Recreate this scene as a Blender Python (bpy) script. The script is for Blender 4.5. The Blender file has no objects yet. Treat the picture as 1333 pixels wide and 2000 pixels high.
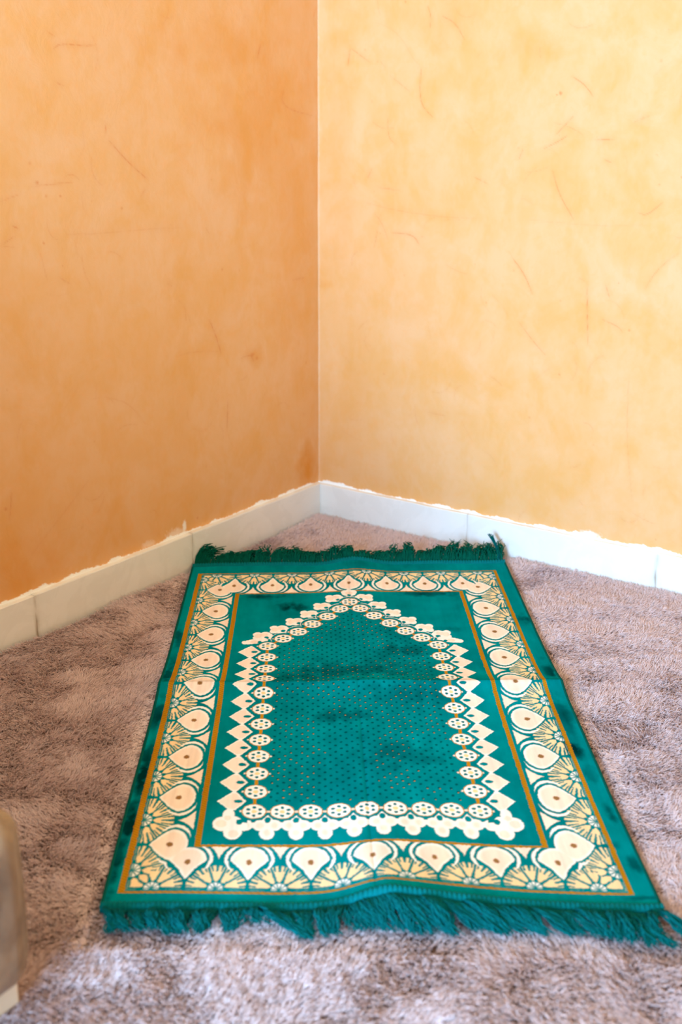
import bpy, math
import numpy as np
from mathutils import Matrix, Vector

# ------------------------------------------------------------------ camera, light, exposure
scene = bpy.context.scene
COL = scene.collection
scene.view_settings.view_transform = 'Standard'
scene.view_settings.look = 'None'
scene.view_settings.gamma = 1.0
scene.view_settings.use_curve_mapping = False
scene.view_settings.exposure = 0.0
scene.cycles.max_bounces = 10
scene.cycles.diffuse_bounces = 6

# world origin = foot of the room corner; left wall is the plane x=0, right wall the plane y=0
F_PX, PITCH, ROLL, YAW = 2265.17, 0.312559, 0.004211, 0.612198
CAM_POS = Vector((1.637, -2.233, 0.88945))
cam_data = bpy.data.cameras.new('camera')
cam = bpy.data.objects.new('camera', cam_data)
COL.objects.link(cam)
cam_data.sensor_fit = 'VERTICAL'
cam_data.sensor_height = 36.0
cam_data.lens = F_PX / 2000.0 * 36.0
cam_data.clip_start = 0.02
R = Matrix.Rotation(YAW, 4, 'Z') @ Matrix.Rotation(math.pi / 2 - PITCH, 4, 'X') @ Matrix.Rotation(ROLL, 4, 'Z')
cam.matrix_world = Matrix.Translation(CAM_POS) @ R
cam_data.dof.use_dof = True
cam_data.dof.focus_distance = 2.05
cam_data.dof.aperture_fstop = 4.0
scene.camera = cam

world = bpy.data.worlds.new('world')
scene.world = world
world.use_nodes = True
world.node_tree.nodes['Background'].inputs[0].default_value = (0.75, 0.87, 1.0, 1)
world.node_tree.nodes['Background'].inputs[1].default_value = 1.0

ROOM_X, ROOM_Y, ROOM_Z = 3.5, -4.2, 2.6
DOOR_X0, DOOR_X1, DOOR_Z1 = 0.75, 1.85, 2.1

def area_light(name, loc, rot, sx, sy, power, color):
    l = bpy.data.lights.new(name, 'AREA')
    l.shape = 'RECTANGLE'; l.size = sx; l.size_y = sy
    l.energy = power; l.color = color
    o = bpy.data.objects.new(name, l); COL.objects.link(o)
    o.location = loc; o.rotation_euler = rot
    return o
# daylight through the glazed balcony door in the wall behind the camera
area_light('daylight_door', ((DOOR_X0 + DOOR_X1) / 2, ROOM_Y + 0.03, 0.82), (math.radians(90), 0, 0),
           DOOR_X1 - DOOR_X0 - 0.1, 1.5, 300.0, (0.36, 0.67, 1.0))
# unseen warm fill below the ceiling, added to brighten the left side
area_light('warm_fill_light', (0.8, -1.7, 2.5), (0, 0, 0), 0.45, 0.45, 10.0, (1.0, 0.74, 0.36))

rng = np.random.default_rng(7)

# ------------------------------------------------------------------ helpers
def tag(o, label=None, cat=None, group=None, kind=None):
    if label: o['label'] = label
    if cat: o['category'] = cat
    if group: o['group'] = group
    if kind: o['kind'] = kind
    return o

def empty(name, loc):
    o = bpy.data.objects.new(name, None); COL.objects.link(o)
    o.location = loc; o.empty_display_size = 0.05
    return o

def mesh_obj(name, verts, faces, mat, parent=None, smooth=True, uniform=None):
    """verts n x 3; faces m x 3/4 int array, or a list of faces"""
    me = bpy.data.meshes.new(name)
    verts = np.asarray(verts, dtype=np.float32)
    if isinstance(faces, np.ndarray):
        n, k = faces.shape
        me.vertices.add(len(verts)); me.vertices.foreach_set('co', verts.ravel())
        me.loops.add(n * k); me.loops.foreach_set('vertex_index', faces.astype(np.int32).ravel())
        me.polygons.add(n)
        me.polygons.foreach_set('loop_start', np.arange(0, n * k, k, dtype=np.int32))
        me.update(calc_edges=True)
    else:
        me.from_pydata([tuple(map(float, v)) for v in verts], [], [tuple(int(i) for i in f) for f in faces])
        me.update()
    me.polygons.foreach_set('use_smooth', [smooth] * len(me.polygons))
    me.materials.append(mat)
    o = bpy.data.objects.new(name, me); COL.objects.link(o)
    if parent is not None:
        o.parent = parent
        o.location = -Vector(parent.location)      # verts are given in world coordinates
    return o

def grid_faces(nu, nv, off=0):
    i = np.arange(nu - 1)[:, None]; j = np.arange(nv - 1)[None, :]
    a = (i * nv + j).ravel() + off
    return np.stack([a, a + nv, a + nv + 1, a + 1], 1)

def box(x0, x1, y0, y1, z0, z1):
    v = [(x, y, z) for x in (x0, x1) for y in (y0, y1) for z in (z0, z1)]
    f = [(0, 1, 3, 2), (4, 6, 7, 5), (0, 4, 5, 1), (2, 3, 7, 6), (0, 2, 6, 4), (1, 5, 7, 3)]
    return v, f

def join(parts):
    V, Fc, n = [], [], 0
    for v, f in parts:
        V += list(v); Fc += [tuple(i + n for i in q) for q in f]; n += len(v)
    return V, Fc

def vnoise(x, y, seed=0):
    """smooth value noise in [0,1]"""
    r = np.random.default_rng(seed).random((256, 256))
    xi = np.floor(x).astype(int); yi = np.floor(y).astype(int)
    fx = x - xi; fy = y - yi
    fx = fx * fx * (3 - 2 * fx); fy = fy * fy * (3 - 2 * fy)
    a = r[xi & 255, yi & 255]; b = r[(xi + 1) & 255, yi & 255]
    c = r[xi & 255, (yi + 1) & 255]; d = r[(xi + 1) & 255, (yi + 1) & 255]
    return (a * (1 - fx) + b * fx) * (1 - fy) + (c * (1 - fx) + d * fx) * fy

def fbm(x, y, seed=0, octv=4):
    s = 0; a = 0.5; t = 0
    for k in range(octv):
        s = s + a * vnoise(x * 2 ** k + 13.7 * k, y * 2 ** k + 5.1 * k, seed + k); t += a; a *= 0.5
    return s / t

def tubes(paths, radii, sides=4):
    """paths n x k x 3, radii n x k -> one vertex array and quad array"""
    n, k, _ = paths.shape
    T = np.gradient(paths, axis=1)
    T /= np.linalg.norm(T, axis=2, keepdims=True) + 1e-9
    up = np.array([0.13, 0.21, 0.97])
    A = np.cross(T, up); A /= np.linalg.norm(A, axis=2, keepdims=True) + 1e-9
    B = np.cross(T, A)
    ang = np.arange(sides) * 2 * np.pi / sides
    V = paths[:, :, None, :] + radii[:, :, None, None] * (np.cos(ang)[None, None, :, None] * A[:, :, None, :] + np.sin(ang)[None, None, :, None] * B[:, :, None, :])
    idx = np.arange(n * k * sides).reshape(n, k, sides)
    a = idx[:, :-1, :]; b = idx[:, 1:, :]
    Fq = np.stack([a, np.roll(a, -1, 2), np.roll(b, -1, 2), b], -1).reshape(-1, 4)
    return V.reshape(-1, 3), Fq

def set_color(me, name, arr):
    at = me.color_attributes.new(name, 'FLOAT_COLOR', 'POINT')
    c = np.ones((len(me.vertices), 4), np.float32); c[:, :arr.shape[1]] = arr
    at.data.foreach_set('color', c.ravel())

def srgb(*c):
    c = np.array(c, float) / 255.0
    return np.where(c <= 0.04045, c / 12.92, ((c + 0.055) / 1.055) ** 2.4)

class NT:
    def __init__(self, name):
        self.m = bpy.data.materials.new(name); self.m.use_nodes = True
        self.t = self.m.node_tree; self.b = self.t.nodes['Principled BSDF']
    def n(self, typ, **kw):
        o = self.t.nodes.new(typ)
        for k, v in kw.items():
            if k in o.inputs: o.inputs[k].default_value = v
            else: setattr(o, k, v)
        return o
    def l(self, a, b): self.t.links.new(a, b)
    def mix(self, fac, a, b, mode='MIX'):
        o = self.t.nodes.new('ShaderNodeMix'); o.data_type = 'RGBA'; o.blend_type = mode
        for s, v in ((o.inputs[0], fac), (o.inputs[6], a), (o.inputs[7], b)):
            if hasattr(v, 'is_output'): self.l(v, s)
            elif isinstance(v, (int, float)): s.default_value = v
            else: s.default_value = (*v[:3], 1)
        return o.outputs[2]
    def noise(self, scale, detail=4, rough=0.55, vec=None, dist=0.0):
        o = self.n('ShaderNodeTexNoise'); o.inputs['Scale'].default_value = scale
        o.inputs['Detail'].default_value = detail; o.inputs['Roughness'].default_value = rough
        o.inputs['Distortion'].default_value = dist
        if vec is not None: self.l(vec, o.inputs['Vector'])
        return o.outputs['Fac']
    def ramp(self, src, lo, hi):
        o = self.n('ShaderNodeMapRange'); o.inputs[1].default_value = lo; o.inputs[2].default_value = hi
        self.l(src, o.inputs[0]); return o.outputs[0]
    def pos(self, scale=(1, 1, 1)):
        g = self.n('ShaderNodeNewGeometry'); m = self.n('ShaderNodeMapping'); m.inputs['Scale'].default_value = scale
        self.l(g.outputs['Position'], m.inputs['Vector']); return m.outputs[0]
    def bump(self, src, strength, dist):
        o = self.n('ShaderNodeBump'); o.inputs['Strength'].default_value = strength; o.inputs['Distance'].default_value = dist
        self.l(src, o.inputs['Height']); self.l(o.outputs[0], self.b.inputs['Normal']); return o

def simple(name, col, rough=0.6, sheen=0.0, bump=None, var=0.0, vscale=30):
    N = NT(name)
    N.b.inputs['Roughness'].default_value = rough
    if rough > 0.82: N.b.inputs['Specular IOR Level'].default_value = 0.05
    if var:
        f = N.noise(vscale, 4, 0.6, N.pos())
        N.l(N.mix(f, tuple(np.array(col) * (1 - var)), tuple(np.minimum(1, np.array(col) * (1 + var)))), N.b.inputs['Base Color'])
    else:
        N.b.inputs['Base Color'].default_value = (*col, 1)
    if sheen: N.b.inputs['Sheen Weight'].default_value = sheen
    if bump: N.bump(N.noise(bump[0], 4, 0.6, N.pos()), bump[1], bump[2])
    return N.m

# ------------------------------------------------------------------ materials
PAINT_PALE = tuple(srgb(232, 182, 132))
PAINT_DEEP = tuple(srgb(228, 167, 96))
def wall_material(name, marks):
    N = NT(name)
    P = N.pos()
    big = N.ramp(N.noise(1.7, 3, 0.5, P, 0.4), 0.36, 0.64)
    mid = N.ramp(N.noise(7.0, 6, 0.62, P, 0.5), 0.40, 0.62)
    streak = N.ramp(N.noise(9.0, 4, 0.55, N.pos((3.2, 3.2, 0.45)), 0.3), 0.3, 0.72)
    a = N.mix(mid, PAINT_PALE, PAINT_DEEP)
    a = N.mix(big, a, N.mix(0.35, a, PAINT_DEEP))
    patch = N.ramp(N.noise(14.0, 3, 0.8, N.pos((1.0, 1.0, 0.7)), 0.2), 0.46, 0.60)
    a = N.mix(0.30, a, N.mix(patch, PAINT_PALE, PAINT_DEEP))
    a = N.mix(0.12, a, N.mix(streak, PAINT_PALE, PAINT_DEEP))
    fine = N.ramp(N.noise(34.0, 8, 0.78, P, 0.4), 0.52, 0.72)
    f2 = N.n('ShaderNodeMath', operation='MULTIPLY'); N.l(fine, f2.inputs[0]); f2.inputs[1].default_value = 0.4
    a = N.mix(f2.outputs[0], a, tuple(srgb(236, 165, 96)))
    h = N.noise(16.0, 6, 0.65, P, 0.6)
    if marks:
        at = N.n('ShaderNodeAttribute', attribute_name='marks')
        s = N.n('ShaderNodeSeparateColor'); N.l(at.outputs['Color'], s.inputs[0])
        a = N.mix(s.outputs[2], a, tuple(srgb(222, 142, 40)))
        a = N.mix(s.outputs[0], a, tuple(srgb(212, 130, 68)))
        a = N.mix(s.outputs[1], a, tuple(srgb(252, 252, 252)))
    N.l(a, N.b.inputs['Base Color'])
    N.b.inputs['Roughness'].default_value = 0.55
    N.b.inputs['Specular IOR Level'].default_value = 0.35
    N.bump(h, 0.25, 0.004)
    return N.m
M_wall = wall_material('plaster_orange', True)
M_wall_plain = wall_material('plaster_orange_plain', False)
M_white = simple('ceiling_white', tuple(srgb(240, 235, 225)), 0.8)
M_ceil = simple('ceiling_cream', tuple(srgb(244, 222, 184)), 0.8)
M_floor = simple('floor_screed', tuple(srgb(196, 170, 140)), 0.8, bump=(60, 0.3, 0.002), var=0.15, vscale=12)

def marble():
    N = NT('marble_skirting'); P = N.pos()
    v = N.ramp(N.noise(6.0, 8, 0.6, P, 2.5), 0.47, 0.53)
    w = N.noise(2.5, 5, 0.6, N.pos((1, 1, 4)), 1.0)
    a = N.mix(w, tuple(srgb(246, 246, 246)), tuple(srgb(232, 232, 230)))
    m = N.n('ShaderNodeMath', operation='MULTIPLY'); N.l(v, m.inputs[0]); m.inputs[1].default_value = 0.12
    a = N.mix(m.outputs[0], a, tuple(srgb(205, 203, 198)))
    at = N.n('ShaderNodeAttribute', attribute_name='dirt')
    a = N.mix(at.outputs['Fac'], a, tuple(srgb(165, 150, 130)))
    N.l(a, N.b.inputs['Base Color']); N.b.inputs['Roughness'].default_value = 0.38
    return N.m
M_marble = marble()

def rug_material():
    N = NT('rug_velour')
    at = N.n('ShaderNodeAttribute', attribute_name='weave')
    P = N.pos()
    f = N.noise(900, 2, 0.6, P)
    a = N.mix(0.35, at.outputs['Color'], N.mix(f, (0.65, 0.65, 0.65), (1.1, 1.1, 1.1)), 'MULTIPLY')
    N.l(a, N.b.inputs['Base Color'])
    N.b.inputs['Roughness'].default_value = 0.75
    N.b.inputs['Specular IOR Level'].default_value = 0.0
    N.b.inputs['Sheen Weight'].default_value = 0.0
    N.b.inputs['Sheen Roughness'].default_value = 0.45
    N.b.inputs['Sheen Tint'].default_value = (0.55, 0.9, 0.9, 1)
    N.bump(f, 0.5, 0.0008)
    return N.m
M_rug = rug_material()
TEAL = srgb(0, 131, 142)
M_teal_yarn = simple('teal_yarn', tuple(srgb(0, 90, 93)), 0.85, 0.0, var=0.6, vscale=140)
M_teal_dark = simple('teal_yarn_far', tuple(srgb(0, 88, 72)), 0.85, 0.0, var=0.35, vscale=140)
M_binding = simple('teal_overlock', tuple(srgb(0, 84, 78)), 0.85, 0.0, bump=(700, 0.6, 0.001))
M_hem = simple('teal_hem', tuple(srgb(0, 106, 112)), 0.85, 0.0, bump=(500, 0.5, 0.001), var=0.2, vscale=60)

def carpet_mat():
    N = NT('carpet_pile')
    hi = N.n('ShaderNodeHairInfo')
    P = N.pos()
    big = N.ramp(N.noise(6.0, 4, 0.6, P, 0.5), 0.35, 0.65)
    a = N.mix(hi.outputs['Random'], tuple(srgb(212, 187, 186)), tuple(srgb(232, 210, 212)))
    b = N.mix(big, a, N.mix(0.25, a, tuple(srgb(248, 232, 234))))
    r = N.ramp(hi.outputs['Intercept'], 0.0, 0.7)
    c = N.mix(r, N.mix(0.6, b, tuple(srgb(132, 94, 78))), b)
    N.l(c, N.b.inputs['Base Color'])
    N.b.inputs['Roughness'].default_value = 0.5
    N.b.inputs['Specular IOR Level'].default_value = 0.4
    N.b.inputs['Sheen Weight'].default_value = 0.15
    return N.m
M_pile = carpet_mat()
M_backing = simple('carpet_backing', tuple(srgb(140, 112, 104)), 0.95, bump=(160, 1.0, 0.006), var=0.4, vscale=180)

# ------------------------------------------------------------------ room shell
FLOOR_Z = -0.026
BB_H, BB_T = 0.0735, 0.012      # skirting height above the pile, thickness

def polyline_dist(U, Z, pts):
    d = np.full(U.shape, 9.0); tt = np.zeros(U.shape); n = len(pts) - 1
    for k in range(n):
        a = np.array(pts[k]); b = np.array(pts[k + 1]); ab = b - a
        q = np.clip(((U - a[0]) * ab[0] + (Z - a[1]) * ab[1]) / (ab @ ab + 1e-12), 0, 1)
        e = np.hypot(U - a[0] - q * ab[0], Z - a[1] - q * ab[1])
        m = e < d; d[m] = e[m]; tt[m] = ((k + q) / n)[m]
    return d, tt

def smooth_poly(pts):
    if len(pts) < 3: return pts
    p = np.array(pts, float)
    for _ in range(3):
        q = [p[0]]
        for a, b in zip(p[:-1], p[1:]): q += [0.75 * a + 0.25 * b, 0.25 * a + 0.75 * b]
        q.append(p[-1]); p = np.array(q)
    return [tuple(x) for x in p]

def marks_for(U, Z, strokes, spots, patches, rag_seed, smears, rseed):
    R_ = np.zeros(U.shape); G_ = np.zeros(U.shape); B_ = np.zeros(U.shape)
    r = np.random.default_rng(rseed)
    ns = fbm(U * 180, Z * 180, rseed, 3)
    def add(pts, w, s):
        nonlocal R_
        p = np.array(pts); m = 0.02
        sel = (U > p[:, 0].min() - m) & (U < p[:, 0].max() + m) & (Z > p[:, 1].min() - m) & (Z < p[:, 1].max() + m)
        if not sel.any(): return
        d, t = polyline_dist(U[sel], Z[sel], smooth_poly(pts))
        prof = np.sin(np.clip(t, 0.02, 0.98) * np.pi) ** 0.4
        core = np.clip(1.25 - d / w, 0, 1) * s * 0.75 * prof * np.clip(ns[sel] * 2.6 - 0.45, 0.1, 1)
        halo = np.exp(-(d / (w * 5)) ** 2) * s * 0.22 * prof
        R_[sel] = np.maximum(R_[sel], np.clip(core + halo, 0, 1))
    for st in strokes:
        ln = math.hypot(st[0][0] - st[-1][0], st[0][1] - st[-1][1])
        add(st, r.uniform(0.0009, 0.0017), r.uniform(0.45, 0.8) * (0.4 if ln > 0.13 else 1.0))
    # further faint trowel scratches over the whole wall
    u0, u1 = U.min(), U.max(); z1 = Z.max()
    for _ in range(330):
        a = np.array([r.uniform(u0, u1), r.uniform(0.09, min(z1, 1.5))]); th = r.uniform(0, math.tau); L = r.uniform(0.012, 0.07); k = r.uniform(-2, 2)
        pts = []
        for q in range(5):
            pts.append(tuple(a)); a = a + L / 4 * np.array([math.cos(th), math.sin(th)]); th += k * 0.25
        add(pts, r.uniform(0.0006, 0.0013), r.uniform(0.1, 0.40))
    for _ in range(90):
        a = np.array([r.uniform(u0, u1), r.uniform(0.09, min(z1, 1.5))]); s = r.uniform(0.0012, 0.003)
        sel = (abs(U - a[0]) < 0.02) & (abs(Z - a[1]) < 0.02)
        R_[sel] = np.maximum(R_[sel], np.exp(-(np.hypot(U[sel] - a[0], Z[sel] - a[1]) / s) ** 2) * r.uniform(0.2, 0.6))
    for (u, z, s, st) in spots:
        d = np.hypot(U - u, (Z - z) * 1.2) / s + (ns - 0.5) * 1.3
        R_ = np.maximum(R_, np.clip(1.3 - d, 0, 1) * st)
    # broad trowel patches of deeper orange
    for (u, z, su, sz, st) in patches:
        n2 = fbm(U * 22, Z * 22, rseed + 9, 4)
        d = np.hypot((U - u) / su, (Z - z) / sz) + (n2 - 0.5) * 1.6
        B_ = np.maximum(B_, np.clip((1.25 - d) * 0.9, 0, 1) * st)
    # ragged white filler line above the skirting, wall paint not reaching it everywhere
    rag = 0.0008 + 0.0065 * np.clip(fbm(U * 26, U * 0 + rag_seed, rag_seed, 4) - 0.36, 0, 1) * 2.9 + 0.0025 * (vnoise(U * 260, U * 0 + 3.3, rag_seed + 5) - 0.4)
    G_ = np.maximum(G_, np.clip((BB_H + rag - Z) / 0.0016 + 0.5, 0, 1))
    for (u, z, su, sz, st) in smears:
        d = np.hypot((U - u) / su, (Z - z) / sz) + (ns - 0.5) * 0.9
        G_ = np.maximum(G_, np.clip((1.1 - d) * 1.6, 0, 1) * st)
    return np.stack([R_, G_, B_], -1)

RS = [[(0.2823, 1.1498), (0.2926, 1.129), (0.2901, 1.1061)], [(0.1539, 1.1227), (0.1947, 1.1104), (0.2288, 1.0802), (0.2495, 1.0481), (0.2663, 1.0345)], [(0.2711, 1.0291), (0.2678, 0.9843), (0.2753, 0.9523), (0.3023, 0.9307)], [(0.1933, 1.0152), (0.2446, 0.9821)], [(0.0886, 1.0748), (0.0818, 1.037)], [(0.0886, 1.0748), (0.1414, 1.0434)], [(0.3181, 1.1277), (0.3501, 1.1135), (0.3733, 1.0797)], [(0.6136, 1.0052), (0.6425, 0.9899), (0.6637, 0.9653)], [(0.627, 0.9338), (0.587, 0.8939)], [(0.6724, 0.8867), (0.7136, 0.8869)], [(0.7487, 0.9185), (0.7793, 0.9304)], [(0.5856, 0.8277), (0.6032, 0.7817), (0.6384, 0.7337)], [(0.5625, 0.8684), (0.5963, 0.8839), (0.6128, 0.894)], [(0.518, 0.868), (0.509, 0.8472)], [(0.4069, 0.811), (0.439, 0.7984)], [(0.6947, 0.8497), (0.7116, 0.844)], [(0.506, 0.6496), (0.5356, 0.6186), (0.5563, 0.5788)], [(0.5289, 0.518), (0.5622, 0.4817), (0.5947, 0.454)], [(0.7132, 0.5401), (0.7482, 0.5298), (0.7605, 0.5176)], [(0.7163, 0.6096), (0.7269, 0.584)], [(0.7974, 0.6051), (0.8206, 0.6479), (0.86, 0.6806)], [(0.8198, 0.7733), (0.7903, 0.7474), (0.7737, 0.7518)], [(0.1311, 0.7506), (0.2095, 0.7361), (0.3257, 0.7264), (0.417, 0.7273)], [(0.5352, 0.7294), (0.6821, 0.7226), (0.7918, 0.7299)], [(0.6761, 0.6121), (0.6874, 0.4832)], [(0.2035, 0.687), (0.2592, 0.6867), (0.277, 0.6647)], [(0.1677, 0.6998), (0.1577, 0.6525)], [(0.148, 0.8226), (0.1376, 0.8025)], [(0.1664, 0.7832), (0.2224, 0.779)], [(0.1881, 0.9314), (0.1911, 0.8874), (0.2134, 0.8737)], [(0.78, 0.4259), (0.7863, 0.2985), (0.8094, 0.1703)], [(0.3092, 0.2928), (0.3565, 0.291)]]
LS = [[(-0.7685, 1.0314), (-0.7538, 1.0409), (-0.703, 1.0412), (-0.6707, 1.0431)], [(-0.7821, 1.0598), (-0.7611, 1.0514)], [(-0.2011, 1.0734), (-0.2141, 1.044)], [(-0.1233, 0.9867), (-0.1324, 0.9639), (-0.1066, 0.9468), (-0.0163, 0.9345)], [(-0.768, 0.9779), (-0.749, 0.9726)], [(-0.8422, 0.8058), (-0.7405, 0.8112)], [(-0.9079, 0.7837), (-0.8648, 0.7942)], [(-0.9157, 0.7111), (-0.8826, 0.7254)], [(-0.7662, 0.7203), (-0.6885, 0.7177), (-0.6253, 0.7185)], [(-0.6253, 0.7185), (-0.4616, 0.716)], [(-0.6543, 0.9126), (-0.6572, 0.8912)], [(-0.6505, 0.8827), (-0.6032, 0.8431), (-0.5531, 0.8108)], [(-0.7904, 0.646), (-0.7652, 0.6327)], [(-0.5107, 0.611), (-0.4969, 0.6023)], [(-0.4907, 0.4594), (-0.4457, 0.4631), (-0.3526, 0.4499)], [(-0.3889, 0.5228), (-0.3671, 0.4836), (-0.3528, 0.4446)], [(-0.8862, 0.7421), (-0.8734, 0.7372)], [(-0.0987, 0.5778), (-0.0519, 0.5791)], [(-0.561, 0.7928), (-0.5738, 0.7796)], [(-0.7488, 0.2585), (-0.8388, 0.1941), (-0.9053, 0.1468)], [(-0.9369, 0.2789), (-0.9473, 0.2233)], [(-0.3351, 0.3419), (-0.3412, 0.2739)], [(-0.7028, 0.4119), (-0.6359, 0.3899), (-0.5895, 0.3341)], [(-0.2885, 0.4255), (-0.253, 0.4294), (-0.2445, 0.4121)]]

def fine_axis(lo, hi, step, far, coarse=0.1):
    a = np.arange(lo, hi, step) if hi > lo else np.arange(lo, hi, -step)
    b = np.linspace(hi, far, int(abs(far - hi) / coarse) + 2)
    return np.concatenate([a, b])

def wall_visible(name, side):
    zs = fine_axis(0.06, 1.32, 0.0022, ROOM_Z)
    zs = np.concatenate([[FLOOR_Z - 0.05, 0.0], zs])
    us = fine_axis(0.0, 1.15, 0.0022, ROOM_X if side == 'R' else -ROOM_Y)
    U, Z = np.meshgrid(us, zs, indexing='ij')
    # trowelled plaster relief
    rel = 0.0012 * (fbm(U * 9, Z * 9, 31 if side == 'R' else 57, 5) - 0.5)
    if side == 'R':
        V = np.stack([U, rel, Z], -1)
        marks = marks_for(U, Z, RS, [(0.5935, 0.9735, 0.0042, 0.9), (0.586, 0.9705, 0.002, 0.8), (0.8525, 0.82, 0.0028, 0.6), (0.855, 0.845, 0.002, 0.5), (0.7735, 0.5235, 0.003, 0.5), (0.8, 0.86, 0.002, 0.5)],
                          [(0.33, 1.12, 0.12, 0.06, 0.22), (0.51, 1.06, 0.06, 0.03, 0.2), (0.05, 0.9, 0.05, 0.35, 0.25), (0.02, 0.56, 0.05, 0.012, 0.35), (0.1, 0.3, 0.05, 0.3, 0.1), (0.8, 0.06, 0.1, 0.03, 0.3)],
                          3, [(0.7197, 0.078, 0.03, 0.012, 0.7), (0.002, 0.6, 0.004, 0.9, 0.12)], 11)
        F = grid_faces(*U.shape)[:, ::-1]
    else:
        V = np.stack([rel, -U, Z], -1)
        marks = marks_for(-U, Z, LS, [(-0.8252, 0.812, 0.0045, 0.9), (-0.7748, 0.7878, 0.0025, 0.6), (-0.8208, 0.7085, 0.003, 0.6), (-0.25, 0.427, 0.007, 0.6), (-0.952, 0.25, 0.005, 0.5), (-0.625, 0.76, 0.003, 0.5)],
                          [(-0.0465, 0.105, 0.035, 0.06, 0.9), (-0.22, 0.93, 0.2, 0.16, 0.4), (-0.3, 1.05, 0.22, 0.06, 0.35), (-0.1, 0.75, 0.1, 0.3, 0.25), (-0.93, 0.12, 0.12, 0.08, 0.35), (-0.24, 0.43, 0.03, 0.025, 0.5)],
                          8, [(-0.4891, 0.09, 0.006, 0.017, 0.8), (-0.52, 0.08, 0.03, 0.016, 0.45), (-0.6, 0.082, 0.02, 0.008, 0.3)], 23)
        F = grid_faces(*U.shape)
    n = len(V.reshape(-1, 3))
    # outer face of the wall gives it its thickness
    T = 0.12
    if side == 'R':
        v, f = box(-T, ROOM_X, 0.002, T, FLOOR_Z - 0.05, ROOM_Z)
    else:
        v, f = box(-T, -0.002, ROOM_Y, T * 0, FLOOR_Z - 0.05, ROOM_Z)
    allV = np.concatenate([V.reshape(-1, 3), np.array(v)])
    allF = np.concatenate([F, np.array(f) + n])
    o = mesh_obj(name, allV, allF, M_wall, smooth=False)
    m = np.concatenate([marks.reshape(-1, 3), np.zeros((8, 3))])
    set_color(o.data, 'marks', m)
    tag(o, kind='structure')
    return o
wall_visible('wall_right', 'R')
wall_visible('wall_left', 'L')

# back wall with the balcony door opening, and the fourth wall, all outside the picture
T = 0.12
v, f = join([box(-T, DOOR_X0, ROOM_Y - T, ROOM_Y, FLOOR_Z - 0.05, ROOM_Z),
             box(DOOR_X1, ROOM_X + T, ROOM_Y - T, ROOM_Y, FLOOR_Z - 0.05, ROOM_Z),
             box(DOOR_X0, DOOR_X1, ROOM_Y - T, ROOM_Y, DOOR_Z1, ROOM_Z)])
tag(mesh_obj('wall_back', v, f, M_wall_plain, smooth=False), kind='structure')
v, f = box(ROOM_X, ROOM_X + T, ROOM_Y, T, FLOOR_Z - 0.05, ROOM_Z)
tag(mesh_obj('wall_side', v, f, M_wall_plain, smooth=False), kind='structure')
v, f = box(-T, ROOM_X + T, ROOM_Y - T, T, ROOM_Z, ROOM_Z + 0.1)
tag(mesh_obj('ceiling', v, f, M_ceil, smooth=False), kind='structure')
v, f = box(-T, ROOM_X + T, ROOM_Y - T, T, FLOOR_Z - 0.1, FLOOR_Z)
tag(mesh_obj('floor', v, f, M_floor, smooth=False), kind='structure')
fr = 0.05
v, f = join([box(DOOR_X0, DOOR_X0 + fr, ROOM_Y - 0.09, ROOM_Y - 0.03, FLOOR_Z, DOOR_Z1),
             box(DOOR_X1 - fr, DOOR_X1, ROOM_Y - 0.09, ROOM_Y - 0.03, FLOOR_Z, DOOR_Z1),
             box(DOOR_X0, DOOR_X1, ROOM_Y - 0.09, ROOM_Y - 0.03, DOOR_Z1 - fr, DOOR_Z1),
             box((DOOR_X0 + DOOR_X1) / 2 - 0.03, (DOOR_X0 + DOOR_X1) / 2 + 0.03, ROOM_Y - 0.09, ROOM_Y - 0.03, FLOOR_Z, DOOR_Z1)])
tag(mesh_obj('door_1', v, f, M_white, smooth=False), kind='structure')

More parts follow.
